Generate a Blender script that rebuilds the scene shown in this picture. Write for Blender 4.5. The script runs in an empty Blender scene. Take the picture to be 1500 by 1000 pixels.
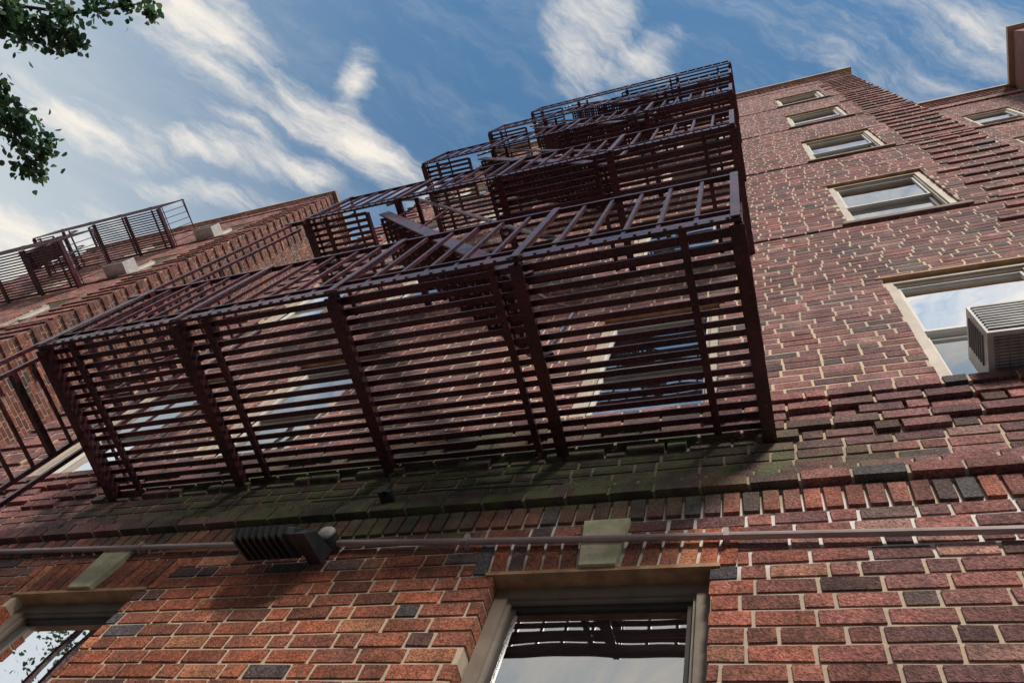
import bpy, math, random
from mathutils import Vector, Matrix
random.seed(7)
S=1.85; Z0=1.6
C=0.042875            # brick course (in wall units of 1.85 m)
def zr(n): return 1.29+n*C
sc=bpy.context.scene

# ------------------------------------------------------------------ mesh builder
class MB:
    def __init__(s): s.v=[]; s.f=[]; s.c=[]; s.m=[]
    def quadbox(s,P,col=(1,1,1),mat=0,skip=()):
        b=len(s.v); s.v.extend(P); s.c.extend([col]*8)
        F=[(0,1,5,4),(1,2,6,5),(2,3,7,6),(3,0,4,7),(4,5,6,7),(3,2,1,0)]
        for i,f in enumerate(F):
            if i in skip: continue
            s.f.append(tuple(b+k for k in f)); s.m.append(mat)
    def box(s,x0,x1,y0,y1,z0,z1,mat=0,col=(1,1,1)):
        s.quadbox([(x0,y0,z0),(x1,y0,z0),(x1,y1,z0),(x0,y1,z0),(x0,y0,z1),(x1,y0,z1),(x1,y1,z1),(x0,y1,z1)],col,mat)
    def beam(s,p,q,w,h,mat=0,up=(0,0,1),col=(1,1,1)):
        p=Vector(p);q=Vector(q);d=(q-p).normalized();u=Vector(up)
        if abs(d.dot(u))>0.98: u=Vector((0,1,0))
        a=d.cross(u).normalized()*(w/2); b=a.normalized().cross(d).normalized()*(h/2)
        P=[p-a-b,p+a-b,q+a-b,q-a-b,p-a+b,p+a+b,q+a+b,q-a+b]
        s.quadbox([tuple(k) for k in P],col,mat)
    def tube(s,pts,rs,n=8,mat=0,col=(1,1,1),cap=True):
        base=len(s.v); pts=[Vector(p) for p in pts]
        if not isinstance(rs,(list,tuple)): rs=[rs]*len(pts)
        for i,p in enumerate(pts):
            d=(pts[min(i+1,len(pts)-1)]-pts[max(i-1,0)]).normalized()
            u=Vector((0,0,1)) if abs(d.z)<0.9 else Vector((0,1,0))
            a=d.cross(u).normalized(); b=a.cross(d)
            for k in range(n):
                t=2*math.pi*k/n
                s.v.append(tuple(p+(a*math.cos(t)+b*math.sin(t))*rs[i])); s.c.append(col)
        for i in range(len(pts)-1):
            for k in range(n):
                s.f.append((base+i*n+k,base+i*n+(k+1)%n,base+(i+1)*n+(k+1)%n,base+(i+1)*n+k)); s.m.append(mat)
        if cap:
            s.f.append(tuple(base+k for k in range(n))); s.m.append(mat)
            s.f.append(tuple(base+(len(pts)-1)*n+k for k in range(n))); s.m.append(mat)
    def poly(s,P,mat=0,col=(1,1,1)):
        b=len(s.v); s.v.extend(P); s.c.extend([col]*len(P)); s.f.append(tuple(range(b,b+len(P)))); s.m.append(mat)
    def make(s,name,mats,parent=None,smooth=False,recalc=True):
        me=bpy.data.meshes.new(name)
        me.from_pydata([(x*S,y*S,z*S+Z0) for x,y,z in s.v],[],s.f)
        for m in mats: me.materials.append(m)
        me.polygons.foreach_set('material_index',s.m)
        ca=me.color_attributes.new('Col','FLOAT_COLOR','POINT')
        flat=[]
        for c in s.c: flat.extend((c[0],c[1],c[2],1.0))
        ca.data.foreach_set('color',flat)
        if recalc:
            import bmesh
            bm=bmesh.new(); bm.from_mesh(me); bmesh.ops.recalc_face_normals(bm,faces=bm.faces); bm.to_mesh(me); bm.free()
        if smooth: me.polygons.foreach_set('use_smooth',[True]*len(me.polygons))
        me.update()
        o=bpy.data.objects.new(name,me); sc.collection.objects.link(o)
        if parent: o.parent=parent
        return o
def empty(name):
    o=bpy.data.objects.new(name,None); sc.collection.objects.link(o); return o

# ------------------------------------------------------------------ materials
def nm(name):
    m=bpy.data.materials.new(name); m.use_nodes=True
    nt=m.node_tree; b=nt.nodes['Principled BSDF']; return m,nt,b
def math_(nt,op,a,b=None,clamp=False):
    n=nt.nodes.new('ShaderNodeMath'); n.operation=op; n.use_clamp=clamp
    for i,x in enumerate((a,b)):
        if x is None: continue
        if isinstance(x,(int,float)): n.inputs[i].default_value=x
        else: nt.links.new(x,n.inputs[i])
    return n.outputs[0]
def noise(nt,vec,scale,detail=4,rough=.55,dist=0):
    n=nt.nodes.new('ShaderNodeTexNoise'); n.inputs['Scale'].default_value=scale
    n.inputs['Detail'].default_value=detail; n.inputs['Roughness'].default_value=rough; n.inputs['Distortion'].default_value=dist
    if vec is not None: nt.links.new(vec,n.inputs['Vector'])
    return n.outputs['Fac']
def ramp(nt,fac,lo,hi,a=0.,b=1.):
    n=nt.nodes.new('ShaderNodeMapRange'); n.interpolation_type='SMOOTHSTEP'
    if lo>hi: lo,hi,a,b=hi,lo,b,a
    n.inputs['From Min'].default_value=lo; n.inputs['From Max'].default_value=hi
    n.inputs['To Min'].default_value=a; n.inputs['To Max'].default_value=b
    nt.links.new(fac,n.inputs['Value']); return n.outputs['Result']
def mix(nt,fac,a,b,mode='MIX'):
    n=nt.nodes.new('ShaderNodeMix'); n.data_type='RGBA'; n.blend_type=mode
    for i,x in ((0,fac),(6,a),(7,b)):
        if isinstance(x,(int,float)): n.inputs[i].default_value=x
        elif isinstance(x,tuple): n.inputs[i].default_value=(x[0],x[1],x[2],1)
        else: nt.links.new(x,n.inputs[i])
    return n.outputs[2]
def pos(nt): return nt.nodes.new('ShaderNodeNewGeometry').outputs['Position']
def scaled(nt,p,sc_):
    m=nt.nodes.new('ShaderNodeMapping'); m.inputs['Scale'].default_value=sc_; nt.links.new(p,m.inputs['Vector']); return m.outputs[0]
def blob(nt,p,c,sz):
    m=nt.nodes.new('ShaderNodeMapping'); m.vector_type='TEXTURE'
    m.inputs['Location'].default_value=c; m.inputs['Scale'].default_value=sz
    nt.links.new(p,m.inputs['Vector'])
    g=nt.nodes.new('ShaderNodeVectorMath'); g.operation='LENGTH'; nt.links.new(m.outputs[0],g.inputs[0])
    return g.outputs['Value']
def bump(nt,b,h,strength,dist):
    n=nt.nodes.new('ShaderNodeBump'); n.inputs['Strength'].default_value=strength; n.inputs['Distance'].default_value=dist
    nt.links.new(h,n.inputs['Height']); nt.links.new(n.outputs[0],b.inputs['Normal'])
def mosswet(nt,p,col,green,nn,damp=.74,amt=.85):
    d=blob(nt,p,(-0.98*S,0,1.69*S+Z0),(1.22*S,.6*S,.26*S))
    n1=noise(nt,p,2.2,3,.6)
    k=math_(nt,'ADD',d,math_(nt,'MULTIPLY',math_(nt,'SUBTRACT',n1,.5),1.1))
    m=ramp(nt,k,1.20,.60)
    c=mix(nt,math_(nt,'MULTIPLY',m,damp),col,(.042,.042,.034))
    g=math_(nt,'MULTIPLY',m,ramp(nt,nn,.38,.66))
    return mix(nt,math_(nt,'MULTIPLY',g,amt),c,green)
def mat_brick():
    m,nt,b=nm('weathered_brick')
    at=nt.nodes.new('ShaderNodeAttribute'); at.attribute_name='Col'
    p=pos(nt)
    n1=noise(nt,p,70,4,.78); n2=noise(nt,p,9,3,.6)
    v=math_(nt,'MULTIPLY',ramp(nt,n1,.22,.78,.20,1.80),ramp(nt,n2,.3,.7,.68,1.26))
    cm=nt.nodes.new('ShaderNodeVectorMath'); cm.operation='SCALE'; nt.links.new(at.outputs['Color'],cm.inputs[0]); nt.links.new(v,cm.inputs['Scale'])
    c=cm.outputs[0]
    c=mix(nt,ramp(nt,n1,.58,.70,0,.38),c,(.36,.26,.22))
    c=mix(nt,ramp(nt,noise(nt,scaled(nt,p,(1.6,1.6,.35)),1.0,4,.65),.46,.68,0,.40),c,(.070,.052,.056))
    c=mosswet(nt,p,c,(.100,.130,.045),n2)
    nt.links.new(c,b.inputs['Base Color']); b.inputs['Roughness'].default_value=.85
    bump(nt,b,noise(nt,p,110,2,.7),1.0,.010)
    return m
def mat_mortar():
    m,nt,b=nm('lime_mortar'); p=pos(nt)
    n1=noise(nt,p,40,3,.7); n2=noise(nt,p,1.3,3,.6)
    c=mix(nt,n1,(.42,.32,.23),(.76,.61,.46))
    c=mix(nt,ramp(nt,n2,.35,.7,0,.6),c,(.38,.32,.29))
    d=blob(nt,p,(-.1*S,0,1.40*S+Z0),(1.1*S,.4*S,.13*S)); k=math_(nt,'ADD',d,math_(nt,'MULTIPLY',math_(nt,'SUBTRACT',noise(nt,p,5,2),.5),2.2))
    c=mix(nt,ramp(nt,k,1.1,.5),c,(.82,.78,.74))
    c=mosswet(nt,p,c,(.17,.21,.07),n1,.55,.75)
    nt.links.new(c,b.inputs['Base Color']); b.inputs['Roughness'].default_value=.95
    return m
def mat_simple(name,col,col2,scale=8,rough=.6,metal=0,bmp=0,bscale=60,spec=None):
    m,nt,b=nm(name); p=pos(nt)
    c=mix(nt,ramp(nt,noise(nt,p,scale,4,.65),.3,.7),col,col2)
    nt.links.new(c,b.inputs['Base Color']); b.inputs['Roughness'].default_value=rough; b.inputs['Metallic'].default_value=metal
    if bmp: bump(nt,b,noise(nt,p,bscale,2,.6),bmp,.004)
    return m
M_brick=mat_brick(); M_mortar=mat_mortar()
def mat_iron():
    m,nt,b=nm('oxide_painted_iron'); p=pos(nt)
    n1=noise(nt,p,6,4,.65); n2=noise(nt,p,50,3,.7)
    c=mix(nt,ramp(nt,n1,.3,.7),(.022,.007,.011),(.085,.014,.024))
    c=mix(nt,ramp(nt,n2,.56,.72,0,.55),c,(.19,.060,.065))
    c=mix(nt,ramp(nt,n2,.44,.32,0,.7),c,(.012,.007,.010))
    nt.links.new(c,b.inputs['Base Color']); nt.links.new(ramp(nt,n2,.3,.7,.20,.50),b.inputs['Roughness'])
    bump(nt,b,n2,.25,.003)
    return m
M_iron=mat_iron()
M_frame=mat_simple('taupe_window_frame',(.185,.150,.122),(.26,.215,.175),5,.45,0,.15)
M_framel=mat_simple('tan_window_frame',(.38,.32,.26),(.52,.45,.37),5,.5,0,.15)
M_frame2=mat_simple('dark_sash',(.035,.030,.028),(.06,.05,.045),5,.4)
M_alu=mat_simple('pale_sash',(.55,.53,.50),(.66,.64,.60),5,.4)
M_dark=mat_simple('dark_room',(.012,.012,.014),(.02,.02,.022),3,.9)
M_stone=mat_simple('limestone',(.58,.53,.40),(.36,.37,.22),9,.9,0,.8,35)
M_cop=mat_simple('tan_coping',(.36,.27,.19),(.48,.37,.27),3,.85,0,.5)
M_lintel=mat_simple('rusty_lintel',(.26,.13,.07),(.46,.27,.14),9,.7,0,.4)
M_sill=mat_simple('brown_sill',(.15,.105,.085),(.23,.17,.14),6,.85,0,.6)
M_core=mat_simple('rear_masonry',(.16,.07,.06),(.22,.10,.085),2,.9,0,.5,12)
M_cond=mat_simple('conduit_paint',(.46,.37,.36),(.35,.26,.25),6,.45,.2)
M_lamp=mat_simple('lamp_bronze',(.030,.030,.034),(.055,.055,.06),10,.5,.2)
M_grille=mat_simple('grey_grille',(.16,.16,.165),(.25,.25,.25),10,.5,.2)
M_white=mat_simple('white_enamel',(.62,.61,.60),(.46,.45,.44),9,.5)
def mat_blind():
    m,nt,b=nm('window_blind'); p=pos(nt); s=nt.nodes.new('ShaderNodeSeparateXYZ'); nt.links.new(p,s.inputs[0])
    w=math_(nt,'SINE',math_(nt,'MULTIPLY',s.outputs['Z'],180.0))
    c=mix(nt,ramp(nt,w,-1,1),(.76,.78,.80),(.88,.89,.89)); nt.links.new(c,b.inputs['Base Color']); b.inputs['Roughness'].default_value=.7; return m
M_blind=mat_blind()
def mat_glass():
    m=bpy.data.materials.new('window_glass'); m.use_nodes=True; nt=m.node_tree
    for n in list(nt.nodes): nt.nodes.remove(n)
    o=nt.nodes.new('ShaderNodeOutputMaterial'); t=nt.nodes.new('ShaderNodeBsdfTransparent'); t.inputs[0].default_value=(.93,.96,.97,1)
    g=nt.nodes.new('ShaderNodeBsdfGlossy'); g.inputs['Roughness'].default_value=.012; g.inputs[0].default_value=(.97,.98,1,1)
    f=nt.nodes.new('ShaderNodeFresnel'); f.inputs[0].default_value=1.7
    p=pos(nt); bp=nt.nodes.new('ShaderNodeBump'); bp.inputs['Strength'].default_value=.12; bp.inputs['Distance'].default_value=.02
    nt.links.new(noise(nt,p,2.5,1,.5),bp.inputs['Height']); nt.links.new(bp.outputs[0],g.inputs['Normal'])
    x=nt.nodes.new('ShaderNodeMixShader'); nt.links.new(math_(nt,'ADD',f.outputs[0],.34,True),x.inputs[0]); nt.links.new(t.outputs[0],x.inputs[1]); nt.links.new(g.outputs[0],x.inputs[2]); nt.links.new(x.outputs[0],o.inputs[0])
    return m
M_glass=mat_glass()

# ------------------------------------------------------------------ brick colours
def bcol(u,z,header,warm=0.0):
    r=random.random(); k=random.uniform(.66,1.32)
    lower = max(0,min(1,(1.55-z)/.25)); left=max(0,min(1,(.1-u)/.9)); w=max(warm,lower*(.25+.65*left))
    pd=.22 if header else .10
    if r<pd: c=random.choice([(.105,.076,.076),(.125,.076,.072),(.095,.082,.090),(.14,.066,.058),(.15,.090,.082)])
    elif r<pd+.28: c=(.190,.078,.072)
    elif r<pd+.50: c=(.255,.104,.088)
    elif r<pd+.56: c=(.36,.18,.14)
    else: c=(.295,.106,.084)
    if w>0 and r>=pd: c=(c[0]*(1+.38*w),c[1]*(1+.10*w),c[2]*(1-.34*w))
    if w<.3 and r>=pd: c=(c[0]*.94,c[1]*1.04,c[2]*1.20)
    return (c[0]*k,c[1]*k,c[2]*k)

def free(x0,x1,cuts):
    iv=[(x0,x1)]
    for a,b in cuts:
        o=[]
        for p,q in iv:
            if b<=p or a>=q: o.append((p,q)); continue
            if a>p: o.append((p,a))
            if b<q: o.append((b,q))
        iv=o
    return iv
J=.0084; BL=.110; BH=.057
def put(mb,xf,a,b,z0,z1,d,col,skew=0.0,back=-.052):
    j=lambda s=.0013: random.uniform(-s,s)
    d+=random.uniform(-.0006,.0011)+(.0018 if z0<1.9 else 0)
    sk0,sk1=skew if isinstance(skew,tuple) else (skew,skew)
    P=[(a+j(),back,z0+j()),(b+j(),back,z0+j()),(b+j(),d+j(.0005),z0+j()),(a+j(),d+j(.0005),z0+j()),
       (a+sk0+j(),back,z1+j()),(b+sk1+j(),back,z1+j()),(b+sk1+j(),d+j(.0005),z1+j()),(a+sk0+j(),d+j(.0005),z1+j())]
    mb.quadbox([xf(*p) for p in P],col,0,skip=(0,))
def brick_wall(name,parent,x0,x1,n0,n1,holes,zones,proj,xf,warm=0.0,mortar_d=-.0014):
    mb=MB()
    for n in range(n0,n1):
        za=zr(n)+J/2; zb=zr(n+1)-J/2; zm=(za+zb)/2
        cuts=[(h[0],h[1]) for h in holes if h[2]<=n<h[3]]+[(h[0],h[1]) for h in zones if h[2]<=n<h[3]]
        sh=random.uniform(-.012,.012)
        for (p,q) in free(x0,x1,cuts):
            if n%2==0: pat=[(BL,0)]; u=math.floor(x0/BL)*BL-BL
            else: pat=[(BL,0),(BH,1)]; u=math.floor(x0/(BL+BH))*(BL+BH)-(BL+BH)+(BL*.25 if n%4==1 else BL*.25+(BL+BH)/2)
            u+=sh
            i=0
            while u<q:
                L,hd=pat[i%len(pat)]; i+=1; L+=random.uniform(-.003,.003)
                a=max(u+J/2,p); b=min(u+L-J/2,q)
                if u<=p+1e-6: a=p
                if u+L>=q: b=q
                if b-a>.014:
                    put(mb,xf,a,b,za,zb,proj(n,(a+b)/2),bcol((a+b)/2,zm,hd,warm))
                u+=L
    mb.make(name+'_bricks',[M_brick],parent,recalc=False)
    mm=MB(); br=sorted(set([n0,n1]+[h[2] for h in holes]+[h[3] for h in holes])); br=[b for b in br if n0<=b<=n1]
    for a,b in zip(br[:-1],br[1:]):
        cuts=[(h[0]-.002,h[1]+.002) for h in holes if h[2]<=a<h[3]]
        for p,q in free(x0+.002,x1-.002,cuts):
            P=[(p,-.05,zr(a)),(q,-.05,zr(a)),(q,mortar_d,zr(a)),(p,mortar_d,zr(a)),(p,-.05,zr(b)),(q,-.05,zr(b)),(q,mortar_d,zr(b)),(p,mortar_d,zr(b))]
            mm.quadbox([xf(*k) for k in P])
    for n in range(n0,n1):
        if n in (11,13): continue
        cuts=[(h[0]-.004,h[1]+.004) for h in holes if h[2]<=n<h[3]]
        for p,q in free(x0+.004,x1-.004,cuts):
            a=p
            while a<q-1e-6:
                d0=proj(n,a+.001); b=a
                while b<q and abs(proj(n,b+.001)-d0)<1e-6: b=min(b+.02,q)
                if b<=a: b=min(a+.02,q)
                if d0>.006 and b-a>.15:
                    d=d0-.003; e0=zr(n)+J/2+.0015; e1=zr(n+1)-J/2-.0015; a1=a+.06; b1=b-.06
                    P=[(a1,-.02,e0),(b1,-.02,e0),(b1,d,e0),(a1,d,e0),(a1,-.02,e1),(b1,-.02,e1),(b1,d,e1),(a1,d,e1)]
                    mm.quadbox([xf(*k) for k in P])
                a=b
    mm.make(name+'_mortar',[M_mortar],parent)
def soldiers(mb,xf,u0,u1,z0,z1,w,d,fan=0.0,lo=.16,warm=.9):
    n=max(1,round((u1-u0)/w)); w=(u1-u0)/n; c=(u0+u1)/2
    for i in range(n):
        a=u0+i*w+J/2; b=u0+(i+1)*w-J/2
        col=bcol(a,z0,random.random()<.12,warm)
        put(mb,xf,a,b,z0+J/2,z1-J/2,d,col,fan)

def window(mb,u0,u1,z0,z1,xf,fm=8,blind=.6,sash=7):
    # materials: 0 frame,1 dark sash,2 glass,3 blind,4 dark,5 sill,6 lintel,7 pale,8 tan frame
    sh=0.0 if fm==0 else .022
    def bx(a,b,d0,d1,c,e,m):
        P=[(a,d0,c),(b,d0,c),(b,d1,c),(a,d1,c),(a,d0,e),(b,d0,e),(b,d1,e),(a,d1,e)]
        mb.quadbox([xf(*k) for k in P],(1,1,1),m)
    def ring(a,b,c,e,w,d0,d1,m,wt=None):
        wt=wt or w; d0+=sh; d1+=sh
        bx(a,a+w,d0,d1,c,e,m); bx(b-w,b,d0,d1,c,e,m); bx(a+w,b-w,d0+.0006,d1-.0006,c,c+wt,m); bx(a+w,b-w,d0+.0006,d1-.0006,e-wt,e,m)
    a,b=u0+.001,u1-.001
    ring(a,b,z0+.001,z1-.001,.030,-.055,-.034,fm)
    ring(a+.026,b-.026,z0+.027,z1-.027,.012,-.062,-.043,fm)
    ai,bi=a+.037,b-.037; zi0,zi1=z0+.038,z1-.038; zm=(zi0+zi1)/2
    ring(ai,bi,zm-.008,zi1,.013,-.068,-.052,sash)
    ring(ai,bi,zi0,zm+.008,.015,-.084,-.069,sash)
    def pane(c,e,d):
        P=[(ai+.011,d,c),(bi-.011,d,c),(bi-.011,d,e),(ai+.011,d,e)]; mb.poly([xf(*k) for k in P],2)
    pane(zm,zi1-.011,-.060+sh); pane(zi0+.011,zm,-.076+sh)
    zb=zi1-(zi1-zi0)*blind
    P=[(ai,-.090+sh,zb),(bi,-.090+sh,zb),(bi,-.090+sh,zi1),(ai,-.090+sh,zi1)]; mb.poly([xf(*k) for k in P],3)
    q=-.056+sh
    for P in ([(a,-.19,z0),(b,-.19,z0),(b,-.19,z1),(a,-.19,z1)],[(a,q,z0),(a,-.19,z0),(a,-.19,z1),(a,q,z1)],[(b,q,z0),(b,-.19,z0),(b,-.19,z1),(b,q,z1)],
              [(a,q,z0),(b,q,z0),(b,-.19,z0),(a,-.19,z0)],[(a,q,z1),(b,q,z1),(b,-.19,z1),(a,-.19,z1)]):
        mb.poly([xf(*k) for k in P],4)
    bx(u0-.028,u1+.028,-.045,.018,z0-.030,z0+.003,5)
    bx(u0-.020,u1+.020,-.045,.0055,z1-.004,z1+.0065,6)
WM=[M_frame,M_frame2,M_glass,M_blind,M_dark,M_sill,M_lintel,M_alu,M_framel]

# ------------------------------------------------------------------ main block
bld=empty('brick_apartment_building')
XL,XR=-3.4,1.33
cols=[(-2.95,-2.50),(-2.09,-1.66),(-.635,-.18),(.392,.862)]
front=lambda y0:(lambda u,d,z:(u,y0-d,z))
holes=[]
for k in range(5):
    for (a,b) in cols: holes.append((a,b,16+40*k,37+40*k))
gcols=[(-2.10,-1.66),(-.652,-.184)]
for (a,b) in gcols: holes.append((a,b,-21,0))
NT=226
def proj(n,u):
    if n==15: return .030
    if n==14: return .020
    if n==13: return .015 if int(math.floor(u/.06))%2 else .004
    if n==12: return .014
    if n==11: return .012 if int(math.floor(u/.059))%2 else .001
    if n==6: return .022
    if n==7: return .010
    if n in (NT-1,NT-2,NT-3): return .012*(n-NT+4)
    if n>16 and (u>.95 or u<-3.03):
        if n%4==0: return .012
        if n%4==1: return .005
    if n>16 and (n-16)%40==39: return .007
    return 0.0
zones=[(XL,XR,4,6)]
for (a,b) in gcols: zones.append((a-.055,b+.055,0,3))
brick_wall('front_wall',bld,XL,XR,-50,NT,holes,zones,proj,front(0))
sb=MB(); xf=front(0)
soldiers(sb,xf,XL,XR,zr(4),zr(6)-.004,.0425,.006,warm=.3)
for (a,b) in gcols:
    m=(a+b)/2
    soldiers(sb,xf,a-.055,m-.045,zr(0),zr(3),.0405,.002,fan=-.012); soldiers(sb,xf,m+.045,b+.055,zr(0),zr(3),.0405,.002,fan=.012)
sb.make('soldier_courses',[M_brick],bld,recalc=False)
ks=MB()
for (a,b) in gcols:
    m=(a+b)/2
    ks.quadbox([(m-.040,.05,1.298),(m+.040,.05,1.298),(m+.040,-.014,1.298),(m-.040,-.014,1.298),(m-.054,.05,1.458),(m+.054,.05,1.458),(m+.054,-.014,1.458),(m-.054,-.014,1.458)])
ks.make('keystones',[M_stone],bld)
wm=MB()
random.seed(3)
for i,h in enumerate(holes):
    g=h[2]<0
    if g: bl=1.0
    elif h[0]==.392: bl=[.60,.8,1.0,.6,.5][(h[2]-16)//40]
    else: bl=random.choice([.9,1.0,.8,1.0])
    window(wm,h[0],h[1],zr(h[2]),zr(h[3]),xf,fm=0 if g else 8,blind=bl,sash=1 if g else 7)
wm.make('windows',WM,bld)
cp=MB(); zt=zr(NT)
cp.box(XL-.05,XR+.05,-.062,.32,zt+.002,zt+.06)
cp.make('parapet_coping',[M_cop],bld)
co=MB(); co.box(XL+.004,XR-.004,.25,7.0,-.86,zt-.3)
co.box(XL,XL+.06,.051,.249,-.86,zt); co.box(XR-.06,XR,.051,.249,-.86,zt)
co.make('rear_core',[M_core],bld)
brick_wall('recess_wall',bld,1.30,3.165,60,NT,[(2.28,2.74,176,197),(2.28,2.74,136,157),(2.28,2.74,96,117)],[],lambda n,u:.012*(n-NT+4) if n>NT-4 else (.02 if n%40 in(15,) else 0),front(.63))
w2=MB()
for n in (176,136,96): window(w2,2.28,2.74,zr(n),zr(n+21),front(.63),blind=.5)
w2.make('recess_windows',WM,bld)
r=MB(); r.box(1.335,6.5,.84,6.9,-.86,zt-.3); r.box(1.335,3.16,.684,.839,-.86,zr(60)); r.box(3.165,6.5,-.04,.839,-.86,zt); r.make('side_bays',[M_core],bld)
cp=MB(); cp.box(1.385,3.10,.568,.9,zt+.002,zt+.06); cp.box(3.11,6.5,-.10,.9,zt+.002,zt+.06); cp.make('bay_coping',[M_cop],bld)

# ------------------------------------------------------------------ left wing
wing=empty('neighbouring_brick_building')
WX=-6.3
wh=[(a,b,16+40*k,37+40*k) for k in range(5) for (a,b) in ((-7.42,-6.98),(-8.9,-8.45),(-10.4,-9.95))]
def projw(n,u):
    if n>NT-4: return .012*(n-NT+4)
    if n>16 and u>-6.78:
        if n%4==0: return .018
    if n>16 and (n-16)%40 in (38,39): return .02
    return 0
brick_wall('wing_front',wing,-11.5,WX,-50,NT,wh,[],projw,front(.03),warm=.2)
side=lambda u,d,z:(WX+d,u,z)
brick_wall('wing_side',wing,.03,3.2,-50,NT,[(1.3,1.75,16+40*k,37+40*k) for k in range(5)],[],lambda n,u:(.014 if n%4==0 and u<.4 else (.012*(n-NT+4) if n>NT-4 else 0)),side,warm=.3)
w3=MB()
for h in wh: window(w3,h[0],h[1],zr(h[2]),zr(h[3]),front(.03),blind=random.choice([.9,.5,.7]))
for k in range(5): window(w3,1.3,1.75,zr(16+40*k),zr(37+40*k),side,blind=.7)
w3.make('wing_windows',WM,wing)
g=MB(); g.box(-11.5,WX-.25,.25,6.9,-.86,zt-.3); g.box(-6.5,-3.3,3.2,6.9,-.86,zt-.3); g.make('wing_core',[M_core],wing)
cp=MB(); cp.box(-11.5,WX+.06,-.03,.33,zt+.002,zt+.05); cp.box(WX-.27,WX+.06,.331,3.3,zt+.002,zt+.05); cp.make('wing_coping',[M_cop],wing)

# ------------------------------------------------------------------ fire escapes
def fire_escape(name,x0,x1,yw,levels,seed=1):
    random.seed(seed); root=empty(name)
    pl=MB(); rl=MB(); st=MB()
    D=.575; w=x1-x0; xs=[x0+w*i/4 for i in range(5)]; nlev=len(levels)
    for li,z in enumerate(levels):
        yo=yw-D
        for i,x in enumerate(xs):
            pl.box(x-.017,x+.017,yo+.008,yw+.03,z-.046,z-.0405)
            pl.box(x-.006,x+.006,yo+.008,yw+.03,z-.041,z-.003)
        for x in (x0+.10,xs[1]+.09,xs[3]-.075,xs[4]-.125):
            pl.box(x-.0095,x+.0095,yo+.01,yw-.02,z-.019,z-.0045)
        hole=(x0+.34,x0+1.02,yo+.03,yo+.31) if li>0 else None
        ns=17
        for i in range(ns):
            y=yo+.032+(D-.060)*i/(ns-1)+random.uniform(-.001,.001); t=random.uniform(-.0015,.0015); hw=.0085
            segs=[(x0,x1)]
            if hole and hole[2]<y<hole[3]: segs=[(x0,hole[0]),(hole[1],x1)]
            for a,b in segs: pl.box(a+.004,b-.004,y-hw,y+hw,z-.003+t,z+.002+t)
        if hole:
            pl.box(hole[0]-.006,hole[0]+.006,hole[2],hole[3],z-.02,z+.0115); pl.box(hole[1]-.006,hole[1]+.006,hole[2],hole[3],z-.02,z+.0115)
        pl.box(x0-.012,x1+.012,yo-.006,yo+.004,z-.036,z+.012)
        for x in (x0-.014,x1+.006): pl.box(x,x+.008,yo+.005,yw,z-.036,z+.014)
        nr=60
        for i in range(nr):
            x=x0+w*(i+.5)/nr; pl.box(x-.004,x+.004,yo-.0095,yo-.0055,z-.030,z-.022)
        H=.51
        for zz,t in ((H,.014),(.050,.008)):
            rl.box(x0-.012,x1+.012,yo-.008,yo+.008,z+zz-t/2,z+zz+t/2)
            for x in (x0-.012,x1): rl.box(x,x+.010,yo+.009,yw,z+zz-t/2+.0005,z+zz+t/2-.0005)
        nb=24
        for i in range(nb+1):
            x=x0+w*i/nb+random.uniform(-.003,.003); rr=.0052
            rl.box(x-rr,x+rr,yo-.0050,yo+.0050,z+.014,z+H-.005)
        for i in range(1,7):
            y=yo+D*i/7
            for x in (x0-.007,x1+.005): rl.box(x-.0042,x+.0042,y-.0042,y+.0042,z+.014,z+H-.005)
        for x in xs:
            rl.box(x-.011,x+.011,yo-.0125,yo-.0085,z-.035,z+H+.004)
        for x in (x0,x1):
            rl.beam((x,yo+.01,z+H-.02),(x,yw,z+H+.02),.008,.008)
        if li<nlev-1:
            zn=levels[li+1]; A=Vector((x0+1.62,0,z+.01)); B=Vector((x0+.42,0,zn+.02))
            y0,y1=yo+.055,yo+.285
            for y in (y0,y1):
                st.beam((A.x,y,A.z),(B.x,y,B.z),.008,.055,up=(0,0,1))
                st.tube([(A.x,y,A.z+.03),(A.x+.02,y,A.z+.36),(A.x-.06,y,A.z+.45),(B.x+.08,y,B.z+.27),(B.x-.06,y,B.z+.38),(B.x-.12,y,B.z+.30)],.0085,8)
                for t in (.3,.6,.85):
                    P=A.lerp(B,t); st.beam((P.x,y,P.z),(P.x,y,P.z+.36),.008,.008)
            nt_=13
            for i in range(1,nt_):
                P=A.lerp(B,i/nt_)
                for q in range(5):
                    xx=P.x-.048+.024*q; st.box(xx-.0065,xx+.0065,y0+.005,y1-.005,P.z-.004,P.z+.004)
                for q in range(9):
                    yy=y0+.012+(y1-y0-.024)*q/8; st.box(P.x-.054,P.x+.054,yy-.0075,yy+.0075,P.z-.0035,P.z+.0035)
    pl.make('platforms',[M_iron],root); rl.make('railings',[M_iron],root); st.make('stairs',[M_iron],root)
    return root
LV=[1.812+1.715*k for k in range(5)]
fe=fire_escape('fire_escape',-2.205,-.045,0,LV,1)
lad=MB(); lx=-2.262
for y in (-.575,-.535): lad.box(lx-.008,lx+.008,y-.006,y+.006,.55,3.50)
for y in (-.235,-.195): lad.box(lx-.008,lx+.008,y-.007,y+.007,.55,2.9)
for i in range(36):
    z=.6+i*.078
    if z>2.85: break
    big=(i%4==2); r_=.010 if big else .0045
    lad.box(lx-r_,lx+r_,-.53,-.24,z-r_,z+r_)
lad.box(-2.30,-2.19,-.585,-.565,3.44,3.47); lad.box(-2.30,-2.19,-.585,-.565,2.28,2.31)
lad.make('drop_ladder',[M_iron],fe)
fe2=fire_escape('fire_escape',-9.9,-7.6,.03,LV,2)
gn=MB()
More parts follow.
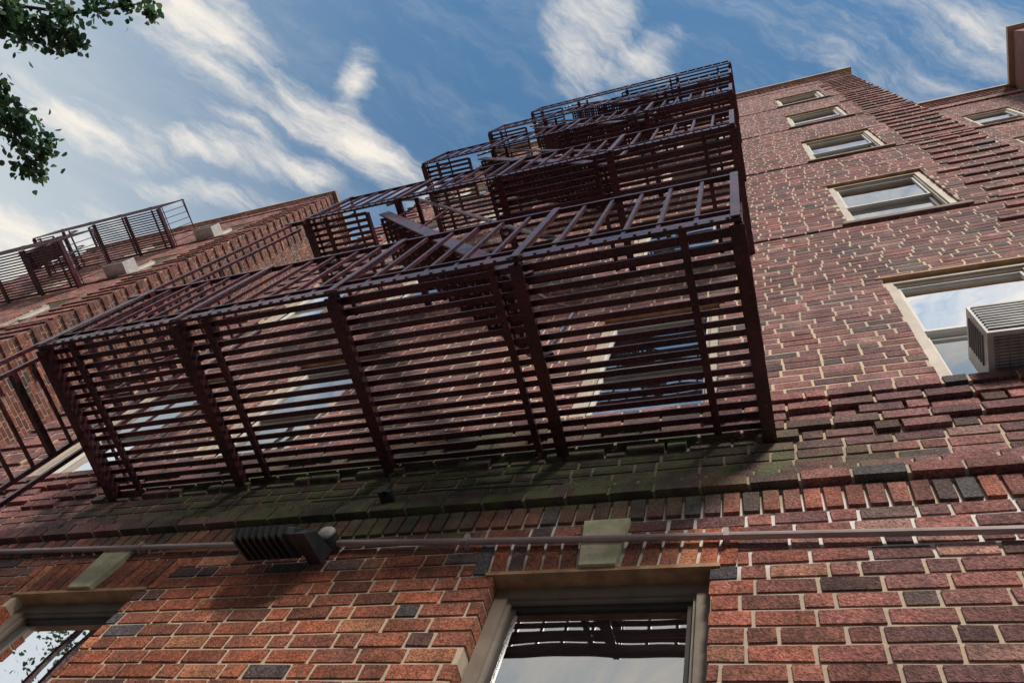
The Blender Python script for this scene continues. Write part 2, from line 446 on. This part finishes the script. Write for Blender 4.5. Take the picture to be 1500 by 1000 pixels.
for xx in (-.33,-.52):
    gn.tube([(xx,-.30,LV[4]),(xx,-.30,zt+.35),(xx,-.20,zt+.52),(xx,-.02,zt+.55),(xx,.12,zt+.42),(xx,.14,zt+.05)],.010,8)
for i in range(16): gn.tube([(-.33,-.30,LV[4]+.15+i*.16),(-.52,-.30,LV[4]+.15+i*.16)],.006,6)
gn.make('gooseneck_ladder',[M_iron],fe)

# ------------------------------------------------------------------ conduit, floodlight, wires
cd=MB()
cd.tube([(-3.38,-.018,1.525),(-2.2,-.018,1.475),(-1.22,-.018,1.432)],.0080,10)
cd.tube([(-1.16,-.018,1.424),(-.6,-.018,1.388),(-.16,-.018,1.366),(.35,-.018,1.338),(1.30,-.018,1.30)],.0080,10)
for (x,z) in ((-2.9,1.505),(-1.8,1.458),(-.75,1.398),(-.15,1.366),(.55,1.33)):
    cd.box(x-.006,x+.006,-.028,-.002,z-.011,z+.016)
cd.make('electrical_conduit',[M_cond],None)
fl=empty('floodlight')
f=MB()
x0,x1=-1.335,-1.155
prof=[(-.035,1.400),(-.105,1.372),(-.135,1.334),(-.125,1.318),(-.045,1.338),(-.030,1.360)]
b=len(f.v); n=len(prof)
for x,s_ in ((x0,.80),(x0+.016,1),(x1-.012,1),(x1,.86)):
    for (y,z) in prof:
        f.v.append((x,-.08+(y+.08)*s_,1.358+(z-1.358)*s_)); f.c.append((1,1,1))
for i in range(3):
    for k in range(n): f.f.append((b+i*n+k,b+i*n+(k+1)%n,b+(i+1)*n+(k+1)%n,b+(i+1)*n+k)); f.m.append(0)
f.f.append(tuple(b+k for k in range(n))); f.m.append(0); f.f.append(tuple(b+3*n+k for k in range(n))); f.m.append(0)
for i in range(8):
    x=x0+.016+i*.0195
    P=[(-.030,1.352),(-.046,1.328),(-.128,1.306),(-.143,1.330),(-.11,1.382)]
    bb=len(f.v)
    for xx in (x-.0028,x+.0028):
        for (y,z) in P: f.v.append((xx,y,z)); f.c.append((1,1,1))
    m=len(P); f.f.append(tuple(bb+k for k in range(m))); f.m.append(0); f.f.append(tuple(bb+m+k for k in range(m))); f.m.append(0)
    for k in range(m): f.f.append((bb+k,bb+(k+1)%m,bb+m+(k+1)%m,bb+m+k)); f.m.append(0)
f.quadbox([(x1-.006,-.012,1.345),(x1+.030,-.012,1.345),(x1+.026,-.115,1.330),(x1-.006,-.12,1.325),(x1-.006,-.012,1.402),(x1+.030,-.012,1.402),(x1+.022,-.085,1.380),(x1-.006,-.095,1.382)])
f.tube([(x1+.012,-.004,1.424),(x1+.012,-.045,1.424)],[.027,.027],20,mat=0)
f.make('finned_housing',[M_lamp],fl)
f=MB(); f.tube([(x1+.012,-.0455,1.426),(x1+.012,-.052,1.426),(x1+.012,-.058,1.426),(x1+.012,-.060,1.426)],[.025,.022,.013,.003],20); f.make('knuckle_cap',[M_white],fl,smooth=True)
hk=MB(); hk.tube([(-1.30,-.030,1.612),(-1.06,-.034,1.606),(-.9,-.03,1.618),(-.55,-.03,1.602)],.0025,6)
hk.box(-1.075,-1.035,-.05,-.01,1.600,1.612); hk.box(-1.06,-1.05,-.052,-.038,1.600,1.645); hk.tube([(-1.055,-.045,1.645),(-1.055,-.07,1.655),(-1.055,-.06,1.675)],.004,6)
hk.make('wall_hook_and_cable',[M_lamp],None)

# ------------------------------------------------------------------ window air conditioner
ac=empty('window_air_conditioner'); a=MB()
a.box(.498,.818,-.125,.03,1.995,2.185,0)
a.make('casing',[M_white],ac)
a=MB()
for i in range(14): a.box(.512,.804,-.112+i*.0085,-.109+i*.0085,1.9905,1.9948,0)
for i in range(12): a.box(.520+i*.023,.523+i*.023,-.112,.002,1.9895,1.9903,0)
for i in range(10): a.box(.506,.810,-.130,-.1255,2.010+i*.017,2.018+i*.017,0)
for i in range(7): a.box(.4935,.4975,-.105,-.02,2.03+i*.02,2.034+i*.02,0)
a.make('louvres',[M_grille],ac)
ac2=empty('window_air_conditioner'); a=MB()
a.box(-7.36,-7.05,-.13,.05,zr(136)+.01,zr(136)+.21); a.box(-7.36,-7.05,-.13,.05,zr(176)+.01,zr(176)+.21); a.make('casing',[M_white],ac2)
a=MB()
for n in (136,176):
    for i in range(8): a.box(-7.35,-7.06,-.1345,-.1305,zr(n)+.03+i*.02,zr(n)+.038+i*.02)
a.make('louvres',[M_lamp],ac2)

# ------------------------------------------------------------------ tree
def mat_leaf():
    m,nt,b=nm('linden_leaf'); at=nt.nodes.new('ShaderNodeAttribute'); at.attribute_name='Col'
    nt.links.new(at.outputs['Color'],b.inputs['Base Color']); b.inputs['Roughness'].default_value=.5
    tr=nt.nodes.new('ShaderNodeBsdfTranslucent'); cm=nt.nodes.new('ShaderNodeVectorMath'); cm.operation='SCALE'; cm.inputs['Scale'].default_value=1.6
    nt.links.new(at.outputs['Color'],cm.inputs[0]); nt.links.new(cm.outputs[0],tr.inputs[0])
    ms=nt.nodes.new('ShaderNodeMixShader'); ms.inputs[0].default_value=.40; nt.links.new(b.outputs[0],ms.inputs[1]); nt.links.new(tr.outputs[0],ms.inputs[2])
    nt.links.new(ms.outputs[0],nt.nodes['Material Output'].inputs[0]); return m
M_leaf=mat_leaf(); M_bark=mat_simple('bark',(.07,.05,.04),(.13,.10,.08),9,.9,0,.8,25)
tree=empty('linden_tree'); random.seed(11)
tb=MB(); T=Vector((-5.9,-3.5,-.86)); top=Vector((-5.6,-3.3,2.7)); cen=Vector((-5.45,-3.15,3.95))
tb.tube([T,T+Vector((.02,.0,.3)),T.lerp(top,.5)+Vector((.05,0,0)),top],[.16,.11,.095,.075],12)
lf=MB()
def leaf(p,sz):
    n=Vector((random.gauss(0,.7),random.gauss(0,.7),random.gauss(0,1))).normalized()
    d=Vector((random.gauss(0,1),random.gauss(0,1),random.gauss(-.5,.7))); d=(d-n*d.dot(n)).normalized(); s=n.cross(d)
    k=random.uniform(.5,1.6); col=(.030*k,.076*k,.038*k) if random.random()<.7 else (.064*k,.112*k,.042*k)
    sh=[(0,0),(.38,.12),(.48,.42),(.30,.75),(0,1.12),(-.30,.75),(-.48,.42),(-.38,.12)]
    lf.poly([tuple(p+s*(a*sz)+d*(b*sz)+n*(abs(a)*sz*.25)) for a,b in sh],0,col)
for i in range(9):
    ang=i*2.4; e=cen+Vector((math.cos(ang)*.75,math.sin(ang)*.75,random.uniform(-.3,.7)))
    mid=top.lerp(e,.5)+Vector((0,0,.12)); tb.tube([top,mid,e],[.05,.028,.008],7)
for i in range(150):
    while True:
        q=Vector((random.uniform(-1,1),random.uniform(-1,1),random.uniform(-1,1)))
        if .25<q.length<1: break
    c=cen+Vector((q.x*1.15,q.y*1.15,q.z*.95))
    for j in range(45): leaf(c+Vector((random.gauss(0,.10),random.gauss(0,.10),random.gauss(0,.08))),random.uniform(.026,.042))
def twig(pts,cl):
    tb.tube(pts,[.02]+[.009]*(len(pts)-2)+[.003],6)
    for (c,r,nn) in cl:
        c=Vector(c); near=min((Vector(p) for p in pts),key=lambda p:(p-c).length)
        tb.tube([near,c],[.004,.0018],5)
        for j in range(int(nn*2.6)): leaf(c+Vector((random.gauss(0,r),random.gauss(0,r),random.gauss(0,r))),random.uniform(.024,.040))
twig([cen+Vector((.6,.3,.2)),(-3.95,-2.25,3.62),(-3.5,-1.98,3.60),(-3.25,-1.88,3.66),(-2.86,-1.83,3.76)],
     [((-3.552,-1.957,3.541),.055,50),((-3.52,-1.88,3.53),.05,40),((-3.60,-1.95,3.60),.06,40),((-3.42,-1.84,3.54),.055,64),((-3.30,-1.76,3.55),.045,52),((-3.24,-1.74,3.57),.032,30),((-3.28,-1.88,3.61),.05,54),((-3.09,-1.88,3.69),.037,32),((-2.96,-1.84,3.72),.030,22),((-2.84,-1.79,3.74),.026,20)])
twig([cen+Vector((.5,.8,-.2)),(-3.95,-1.85,3.45),(-3.68,-1.56,3.37),(-3.60,-1.38,3.32),(-3.47,-1.20,3.28)],
     [((-3.66,-1.55,3.37),.035,26),((-3.61,-1.45,3.34),.044,42),((-3.56,-1.36,3.31),.050,58),((-3.46,-1.27,3.30),.044,46),((-3.52,-1.17,3.26),.042,42),((-3.66,-1.62,3.39),.026,14)])
tb.make('trunk_and_limbs',[M_bark],tree,smooth=True); lf.make('foliage',[M_leaf],tree,recalc=False)

# ------------------------------------------------------------------ street side
gz=-Z0/S
M_asph=mat_simple('asphalt',(.045,.045,.047),(.065,.064,.062),3,.9); M_conc=mat_simple('concrete',(.32,.31,.29),(.42,.40,.37),2,.9)
M_earth=mat_simple('earth',(.12,.10,.08),(.18,.15,.12),1,.95)
q=MB(); q.poly([(-600,-600,gz-.02),(600,-600,gz-.02),(600,600,gz-.02),(-600,600,gz-.02)]); q.make('ground',[M_earth])
q=MB(); q.box(-60,60,-2.6,.25,gz-.05,gz+.0); q.make('sidewalk',[M_conc])
q=MB(); q.box(-60,60,-2.68,-2.605,gz-.05,gz+.002); q.make('kerb',[M_conc])
q=MB(); q.poly([(-60,-7.3,gz-.012),(60,-7.3,gz-.012),(60,-2.68,gz-.012),(-60,-2.68,gz-.012)]); q.make('road',[M_asph])
q=MB(); q.box(-60,60,-9.6,-7.3,gz-.05,gz); q.make('sidewalk',[M_conc])
opp=empty('opposite_brick_building')
M_opp=mat_simple('opposite_brick',(.22,.10,.075),(.32,.16,.12),1.5,.9)
q=MB(); q.box(-9,9,-14,-9.6,gz,8.6); q.make('walls',[M_opp],opp)
q=MB(); q.box(-9.1,9.1,-14,-9.45,8.6,8.8); q.make('cornice',[M_cop],opp)
q=MB()
for k in range(6):
    for i in range(14):
        x=-8.4+i*1.25; z=-.2+k*1.5
        q.box(x,x+.5,-9.61,-9.58,z,z+.85,7); q.poly([(x+.04,-9.575,z+.04),(x+.46,-9.575,z+.04),(x+.46,-9.575,z+.81),(x+.04,-9.575,z+.81)],4)
        q.box(x-.05,x+.55,-9.6,-9.53,z-.08,z-.002,5)
q.make('windows',WM,opp)

# ------------------------------------------------------------------ light and sky
sd=Vector((.34,-.70,.62)).normalized()
el=math.asin(sd.z); az=math.atan2(sd.x,sd.y)
L=bpy.data.lights.new('sun','SUN'); L.energy=4.2; L.angle=math.radians(12); L.color=(1,.92,.82)
lo=bpy.data.objects.new('sun',L); sc.collection.objects.link(lo); lo.rotation_euler=(-sd).to_track_quat('-Z','Y').to_euler(); lo.location=(5,-10,30)
w=bpy.data.worlds.new('World'); sc.world=w; w.use_nodes=True; nt=w.node_tree; bg=nt.nodes['Background']
sky=nt.nodes.new('ShaderNodeTexSky'); sky.sky_type='NISHITA'; sky.sun_disc=False; sky.sun_elevation=el; sky.sun_rotation=az; sky.air_density=1.0; sky.dust_density=.6; sky.ozone_density=1.5
tc=nt.nodes.new('ShaderNodeTexCoord'); sp=nt.nodes.new('ShaderNodeSeparateXYZ'); nt.links.new(tc.outputs['Generated'],sp.inputs[0])
zz=math_(nt,'MAXIMUM',sp.outputs['Z'],.05); px=math_(nt,'DIVIDE',sp.outputs['X'],zz); py=math_(nt,'DIVIDE',sp.outputs['Y'],zz)
cb=nt.nodes.new('ShaderNodeCombineXYZ'); nt.links.new(px,cb.inputs[0]); nt.links.new(py,cb.inputs[1]); P=cb.outputs[0]
nz=nt.nodes.new('ShaderNodeTexNoise'); nz.inputs['Scale'].default_value=6; nz.inputs['Detail'].default_value=5; nz.inputs['Roughness'].default_value=.55; nt.links.new(P,nz.inputs['Vector'])
vs=nt.nodes.new('ShaderNodeVectorMath'); vs.operation='SUBTRACT'; nt.links.new(nz.outputs['Color'],vs.inputs[0]); vs.inputs[1].default_value=(.5,.5,.5)
vm=nt.nodes.new('ShaderNodeVectorMath'); vm.operation='SCALE'; vm.inputs['Scale'].default_value=.09; nt.links.new(vs.outputs[0],vm.inputs[0])
va=nt.nodes.new('ShaderNodeVectorMath'); va.operation='ADD'; nt.links.new(P,va.inputs[0]); nt.links.new(vm.outputs[0],va.inputs[1]); PW=va.outputs[0]
mp=nt.nodes.new('ShaderNodeMapping'); mp.vector_type='TEXTURE'; mp.inputs['Rotation'].default_value=(0,0,math.radians(44)); mp.inputs['Scale'].default_value=(3.4,.75,1); nt.links.new(PW,mp.inputs['Vector'])
fib=noise(nt,mp.outputs[0],16,8,.64)
segs=[((-.76,-.27),(-.62,-.07),.042,1.0),((-.64,-.10),(-.42,.15),.026,1.0),((-.455,-.075),(-.54,.02),.024,.8),((-.17,-.10),(-.15,.045),.040,.9),((-.16,.035),(-.05,.01),.024,.75),
      ((-.80,-.03),(-.56,.065),.020,.85),((-.72,-.06),(-.60,.03),.015,.7),((-1.10,-.19),(-.80,.01),.026,.75),((-.90,.015),(-.66,.10),.017,.85),((-1.6,-.03),(-1.0,.07),.040,1.0),((.0,.09),(.55,.03),.10,.5),((-1.45,.1),(-.8,.14),.03,.9),
      ((.0,-.20),(.6,-.50),.16,1.0),((-.7,-.85),(.2,-1.0),.28,1.0),((-.9,-.5),(-.3,-.55),.12,.9),((.6,-1.4),(1.6,-.8),.2,.8)]  # out-of-view clouds, including ones added to brighten reflections in the window glass
tot=None
for (a,b,wd,st) in segs:
    m=nt.nodes.new('ShaderNodeMapping'); m.vector_type='TEXTURE'
    cx,cy=(a[0]+b[0])/2,(a[1]+b[1])/2; ln=math.hypot(b[0]-a[0],b[1]-a[1])/2
    m.inputs['Location'].default_value=(cx,cy,0); m.inputs['Rotation'].default_value=(0,0,math.atan2(b[1]-a[1],b[0]-a[0])); m.inputs['Scale'].default_value=(ln*1.35,wd*1.8,1)
    nt.links.new(PW,m.inputs['Vector']); l=nt.nodes.new('ShaderNodeVectorMath'); l.operation='LENGTH'; nt.links.new(m.outputs[0],l.inputs[0])
    v=ramp(nt,l.outputs['Value'],1.6,.0,0,st)
    tot=v if tot is None else math_(nt,'MAXIMUM',tot,v)
dens=ramp(nt,math_(nt,'ADD',math_(nt,'MULTIPLY',tot,.62),math_(nt,'MULTIPLY',fib,1.35)),.78,1.50)
dens=math_(nt,'MULTIPLY',dens,ramp(nt,tot,.0,.5))
veil=ramp(nt,fib,.42,.75,0,.12)
dens=math_(nt,'MAXIMUM',dens,veil)
hz=ramp(nt,sp.outputs['Z'],.96,.56,0,.88)
skyc=mix(nt,1.0,sky.outputs[0],(.82,1.16,1.18),'MULTIPLY')
c=mix(nt,hz,skyc,(4.7,5.0,5.0))
c=mix(nt,math_(nt,'MULTIPLY',dens,.97),c,(6.5,6.05,5.4))
nt.links.new(c,bg.inputs[0]); bg.inputs[1].default_value=.15

# ------------------------------------------------------------------ camera
cam=bpy.data.cameras.new('camera'); co=bpy.data.objects.new('camera',cam); sc.collection.objects.link(co)
R=Vector((.9360,.24486,.2531)); U=Vector((.1373,-.91558,.3780)); B=Vector((.3242,-.31898,-.8905))
M=Matrix(((R.x,U.x,B.x,0),(R.y,U.y,B.y,-S),(R.z,U.z,B.z,Z0),(0,0,0,1))); co.matrix_world=M
cam.sensor_width=36; cam.lens=1112/1500*36; cam.clip_start=.05; cam.clip_end=3000
sc.camera=co
sc.view_settings.view_transform='Standard'; sc.view_settings.look='None'; sc.view_settings.exposure=0
